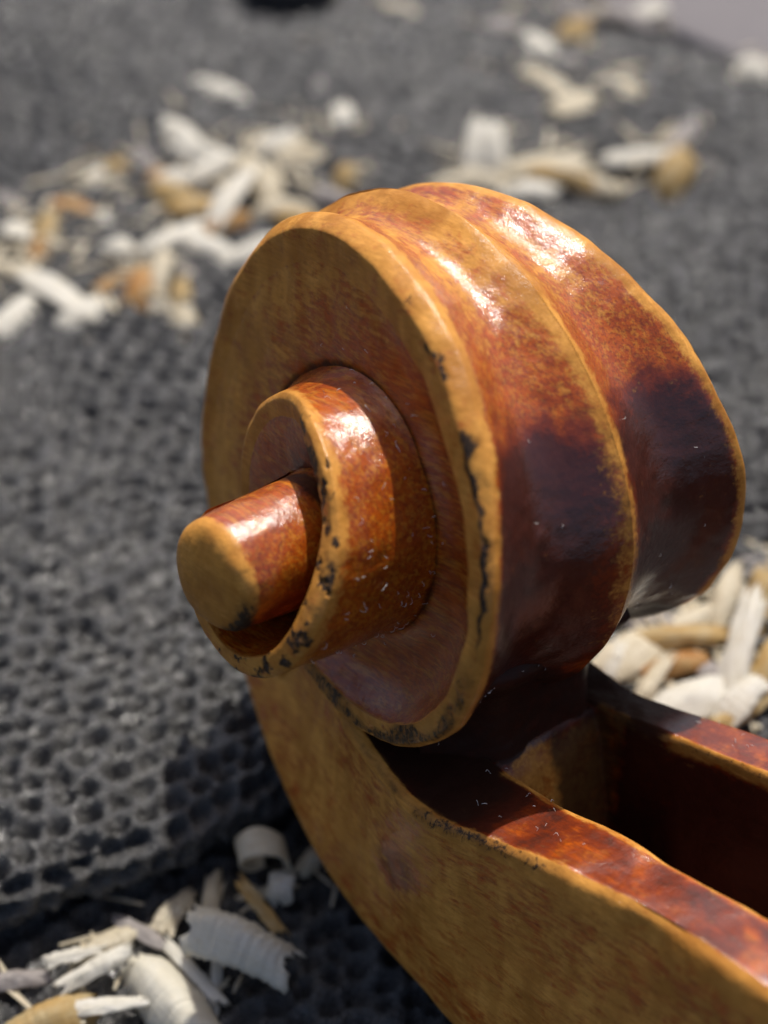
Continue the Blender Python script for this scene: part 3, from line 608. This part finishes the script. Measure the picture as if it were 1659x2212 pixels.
for k, (px, py, L, W_, ang, colr, lift, bend, label) in enumerate(SH):
    low = py > 1835 and px < 900
    z = (LOW+.6 if low else .5)+lift*.8
    c = onplane(px, py, z)
    if not low: z = mat_top(c[0], c[1])+lift*.9+.45; c = onplane(px, py, z)
    a = D2R(ang); du, dv = math.cos(a), -math.sin(a)
    p0 = onplane(px-du*L/2, py-dv*L/2, z); p1 = onplane(px+du*L/2, py+dv*L/2, z)
    q0 = onplane(px+dv*W_/2, py-du*W_/2, z); q1 = onplane(px-dv*W_/2, py+du*W_/2, z)
    ln = np.linalg.norm(p1-p0); yaw = math.atan2(*(p1-p0)[[1, 0]])
    wd = abs(np.cross((q1-q0)[:2], ((p1-p0)/ln)[:2]))
    dist = np.linalg.norm(c-CAMP); steep = min(1.0, (L*dist/FPX)/ln)
    pitch = math.acos(steep)*.45*(1 if du*0+1 else 0) if abs(math.sin(a)) > .8 else 0.0
    wd = min(wd, W_*dist/FPX*(1.0 if low else 1.25))*(1.05 if low else 1.1); ln = min(ln, L*dist/FPX*1.35)*(1.0 if low else 1.16)
    rs = random.Random(k*13+5)
    ribs = 1.0 if label.startswith('broad ribbed') else (.35 if W_ > 50 else .1)
    V, F = shaving(ln, wd, colr, bend*rs.choice((1.1, 1.4, 1.8)), rs.uniform(-.35, .35), ribs, .07 if W_ > 40 else .16, .15 if label.startswith('broad ribbed') else (rs.uniform(.1, .35) if W_ < 40 else rs.uniform(.4, .9)), k+3)
    nm = 'wood_splinter' if W_ < 40 else 'wood_shaving'
    o = mesh_np(nm, V, F, M_RIB if label.startswith('broad ribbed') else M_CH[colr])
    o.location = tuple((c+np.array([0, 0, .1]))*S); o.rotation_euler = Euler((rs.uniform(-.16, .16), -pitch+rs.uniform(-.1, .1), yaw))
    o['label'] = label; o['category'] = 'wood splinter' if W_ < 40 else 'wood shaving'; o['group'] = 'wood shavings scattered over the black mat'; o['kind'] = 'thing'
# the ring shaped curl under the pegbox
def ring_shaving():
    nu, nv = 60, 9; u = np.linspace(0, 1, nu); v = np.linspace(-1, 1, nv); U, Vv = np.meshgrid(u, v, indexing='ij')
    a = -.6+U*5.6; r = (2.0-.9*U)*(1+.12*(fbm(np.stack([U*6, Vv*1.5, 0*U], -1), 15, 2)-.5)); X = r*np.cos(a); Z = r*np.sin(a)+2.1; Y = Vv*(1.25-.4*U)+U*1.2+(fbm(np.stack([U*5, Vv, 0*U], -1), 5, 2)-.5)*.8
    P = np.stack([X, Y, Z], -1); N = normals_grid(P); V = np.r_[P.reshape(-1, 3), (P-N*.18).reshape(-1, 3)]; m = nu*nv
    e = [((i+1)*nv, i*nv) for i in range(nu-1)]+[(i*nv+nv-1, (i+1)*nv+nv-1) for i in range(nu-1)]+[(j, j+1) for j in range(nv-1)]+[((nu-1)*nv+j+1, (nu-1)*nv+j) for j in range(nv-1)]
    F = np.concatenate([gridF(nu, nv), gridF(nu, nv, flip=True)+m, np.array([(p, q, q+m, p+m) for p, q in e])])
    o = mesh_np('wood_curl', V, F, M_CH['c']); c = onplane(565, 1880, LOW+1.5)
    o.location = tuple((c+np.array([0, 0, -1.0]))*S); o.rotation_euler = Euler((0, 0, .25))
    o['label'] = 'ring shaped cream shaving curled up beside the back of the pegbox'; o['category'] = 'wood shaving'; o['group'] = 'wood shavings scattered over the black mat'
ring_shaving()

# ------------------------------------------------------------------ far objects, out of focus
def far_lump():
    n = NT('black_rubber'); n.b.inputs['Base Color'].default_value = (.012, .012, .013, 1); n.b.inputs['Roughness'].default_value = .5
    n.l(n.bump(n.noise(n.map(n.obj(), (1000, 1000, 1000)), .8, 3), .4, .0004), n.b.inputs['Normal'])
    c = onplane(628, -8, 2.0)
    prof = np.array([(0, 3.4), (2.2, 3.3), (4.4, 2.9), (5.6, 2.2), (6.2, 1.2), (6.0, .2), (5.6, -.6), (0, -.8)])
    a = np.linspace(0, 2*PI, 40, endpoint=False)
    V = np.stack([prof[None, :, 0]*np.cos(a)[:, None]*1.15, prof[None, :, 0]*np.sin(a)[:, None]*.75, prof[None, :, 1]+0*a[:, None]], -1)
    o = mesh_np('rubber_foot', V.reshape(-1, 3), gridF(40, len(prof), cu=True), n.m); o.location = tuple(np.array([c[0], c[1], mat_top(c[0], c[1])+.5])*S)
    o['label'] = 'blurred black rubber lump at the top edge of the picture'; o['category'] = 'rubber foot'; o['kind'] = 'thing'
far_lump()
def far_cloth():
    n = NT('grey_cloth'); mm = n.map(n.obj(), (1000, 1000, 1000))
    n.l(n.mix(n.noise(mm, 1.5, 3), (.13, .12, .125), (.19, .175, .18)), n.b.inputs['Base Color']); n.b.inputs['Roughness'].default_value = .9
    n.l(n.bump(n.noise(mm, 3, 3), .5, .0003), n.b.inputs['Normal'])
    A = onplane(1395, -20, 4); B = onplane(1720, 120, 4); d = (B-A)/np.linalg.norm(B-A); nn = np.array([-d[1], d[0], 0])
    u = np.linspace(-25, 90, 80); s = np.linspace(0, 1, 50); U, Sg = np.meshgrid(u, s, indexing='ij')
    q = Sg*60; ang = np.clip(q/6, 0, PI/2*1.6)
    v = np.where(ang < PI/2*1.6, 3.8-3.8*np.sin(ang), 3.8-3.8*math.sin(PI/2*1.6)+(q-9.6*PI/2)*1.0); v = -3+np.where(q < 7, 2.4-2.4*np.cos(q/7*PI*.5-.5), q-5.5)
    z = np.where(q < 7, 2.6*np.sin(q/7*PI/2), 2.6)+(fbm(np.stack([U*.05, q*.08, 0*U], -1), 61, 2)-.5)*2.5*smooth(5, 20, q)-.4
    P = A[None, None, :2]+U[..., None]*d[:2]+v[..., None]*nn[:2]
    V = np.stack([P[..., 0], P[..., 1], z], -1)
    o = mesh_np('cloth', V.reshape(-1, 3), gridF(80, 50), n.m); o['label'] = 'grey cloth with a rounded hem at the top right corner'; o['category'] = 'cloth'; o['kind'] = 'thing'
far_cloth()

def lint():
    rs = np.random.RandomState(3); Vs = []; Fs = []; off = 0
    def fibre(P, N, L):
        nonlocal off
        d = rs.normal(size=3); d -= N*(d @ N)*.6; d /= np.linalg.norm(d); b = np.cross(N, d); b /= np.linalg.norm(b); cv = rs.normal()*1.2
        q = np.linspace(0, 1, 5); C_ = P+N*.05+np.outer(q*L, d)+np.outer(np.sin(q*2.5)*L*.3*cv, b)+np.outer(np.sin(q*PI)*L*.35, N)
        r = rs.uniform(.010, .02); ring = np.array([[0, 1], [.87, -.5], [-.87, -.5]])
        V = (C_[:, None]+r*(ring[None, :, 0, None]*b+ring[None, :, 1, None]*N)).reshape(-1, 3)
        Vs.append(V); Fs.append(gridF(5, 3, cv=True)+off); off += 15
    def surf(t, R, x, L): a = D2R(t); N = np.array([0, -math.cos(a), math.sin(a)]); fibre(np.array([x, 0, 0])+N*R, N, L)
    for k in range(70):      # collar wall and its seam
        t = rs.uniform(440, 600); Wd_ = float(Wf(t)); x0 = float(xfloor(t-360)); u = rs.rand()**1.8; x = x0+.2+u*(Wd_-x0-1.5)
        surf(t, float(Rf(t))*(1+.1*(1-(x-x0)/(Wd_-x0))**1.6), x, rs.uniform(.15, .5))
    for k in range(18):      # front of the head
        t = rs.uniform(130, 232); s_ = rs.choice((-1, 1)); u = rs.uniform(.15, .9); surf(t, float(Rf(t))-1.35*math.sin(PI*u**.92)**.8+.02, s_*u*float(Wf(t)), rs.uniform(.12, .4))
    for k in range(80):     # dust gathered in the throat
        t = rs.uniform(212, 228); u = rs.uniform(.05, .95); surf(t, float(Rf(t))-1.35*math.sin(PI*abs(u)**.92)**.8+.02, u*float(Wf(t)), rs.uniform(.1, .35))
    for k in range(12):      # floor of the first turn
        t = rs.uniform(60, 290); N = np.array([1., 0, 0]); a = D2R(t); u = rs.uniform(.35, .85); r = float(Rf(t+360))*1.1*u+(float(Rf(t))-2)*(1-u)
        fibre(np.array([float(xfloor(t))+.35, -r*math.cos(a), r*math.sin(a)]), N, rs.uniform(.15, .4))
    for k in range(40): fibre(np.array([rs.choice((rs.uniform(5.5, 10), rs.uniform(-8.5, -6))), rs.uniform(11, 30), -13.9]), np.array([0, 0, 1.]), rs.uniform(.15, .4))
    n = NT('lint'); n.b.inputs['Base Color'].default_value = (.75, .72, .68, 1); n.b.inputs['Roughness'].default_value = .7
    o = mesh_np('lint', np.concatenate(Vs), np.concatenate(Fs), n.m, None, root); o['kind'] = 'stuff'
lint()

def crumbs():
    """splinters and dust too small and too many to count, lying thickest round the shavings"""
    rs = np.random.RandomState(21); Vs = []; Fs = []; off = 0
    for k in range(900):
        e = SH[rs.randint(len(SH))]; px, py = e[0]+rs.normal()*48, e[1]+rs.normal()*30
        if 430 < px < 1620 and 420 < py < 1250: continue
        low = py > 1850 and px < 900; c = onplane(px, py, LOW if low else HT); z = mat_top(c[0], c[1])+rs.uniform(.1, .5)
        skip = low and rs.rand() < .72; big = rs.rand() < .45; L = rs.uniform(2, 5.5) if big else rs.uniform(.4, 2.0); wd = rs.uniform(.25, .8) if big else rs.uniform(.1, .35); yaw = rs.rand()*PI; d = np.array([math.cos(yaw), math.sin(yaw), rs.uniform(-.2, .2)]); b = np.array([-d[1], d[0], .1])
        q = np.array([[-1, -.6, 0], [-.2, -1, .1], [1, -.2, 0], [.8, .5, .1], [-.1, 1, .15], [-1, .5, 0]])
        if skip: continue
        top = np.array([c[0], c[1], z])+q[:, :1]*L/2*d+q[:, 1:2]*wd/2*b+q[:, 2:]*np.array([0, 0, 1.]); V = np.r_[top, top-[0, 0, .06]]
        Vs.append(V); Fs.append(np.array([[0, 1, 2, 3], [0, 3, 4, 5], [6, 9, 8, 7], [6, 11, 10, 9]]+[[i, i+6, (i+1) % 6+6, (i+1) % 6] for i in range(6)])+off); off += 12
    o = mesh_np('wood_crumbs', np.concatenate(Vs), np.concatenate(Fs), M_CH['c'], smoothf=False); o['kind'] = 'stuff'
    o['label'] = 'fine splinters and dust of wood lying between the shavings'; o['category'] = 'wood dust'
crumbs()
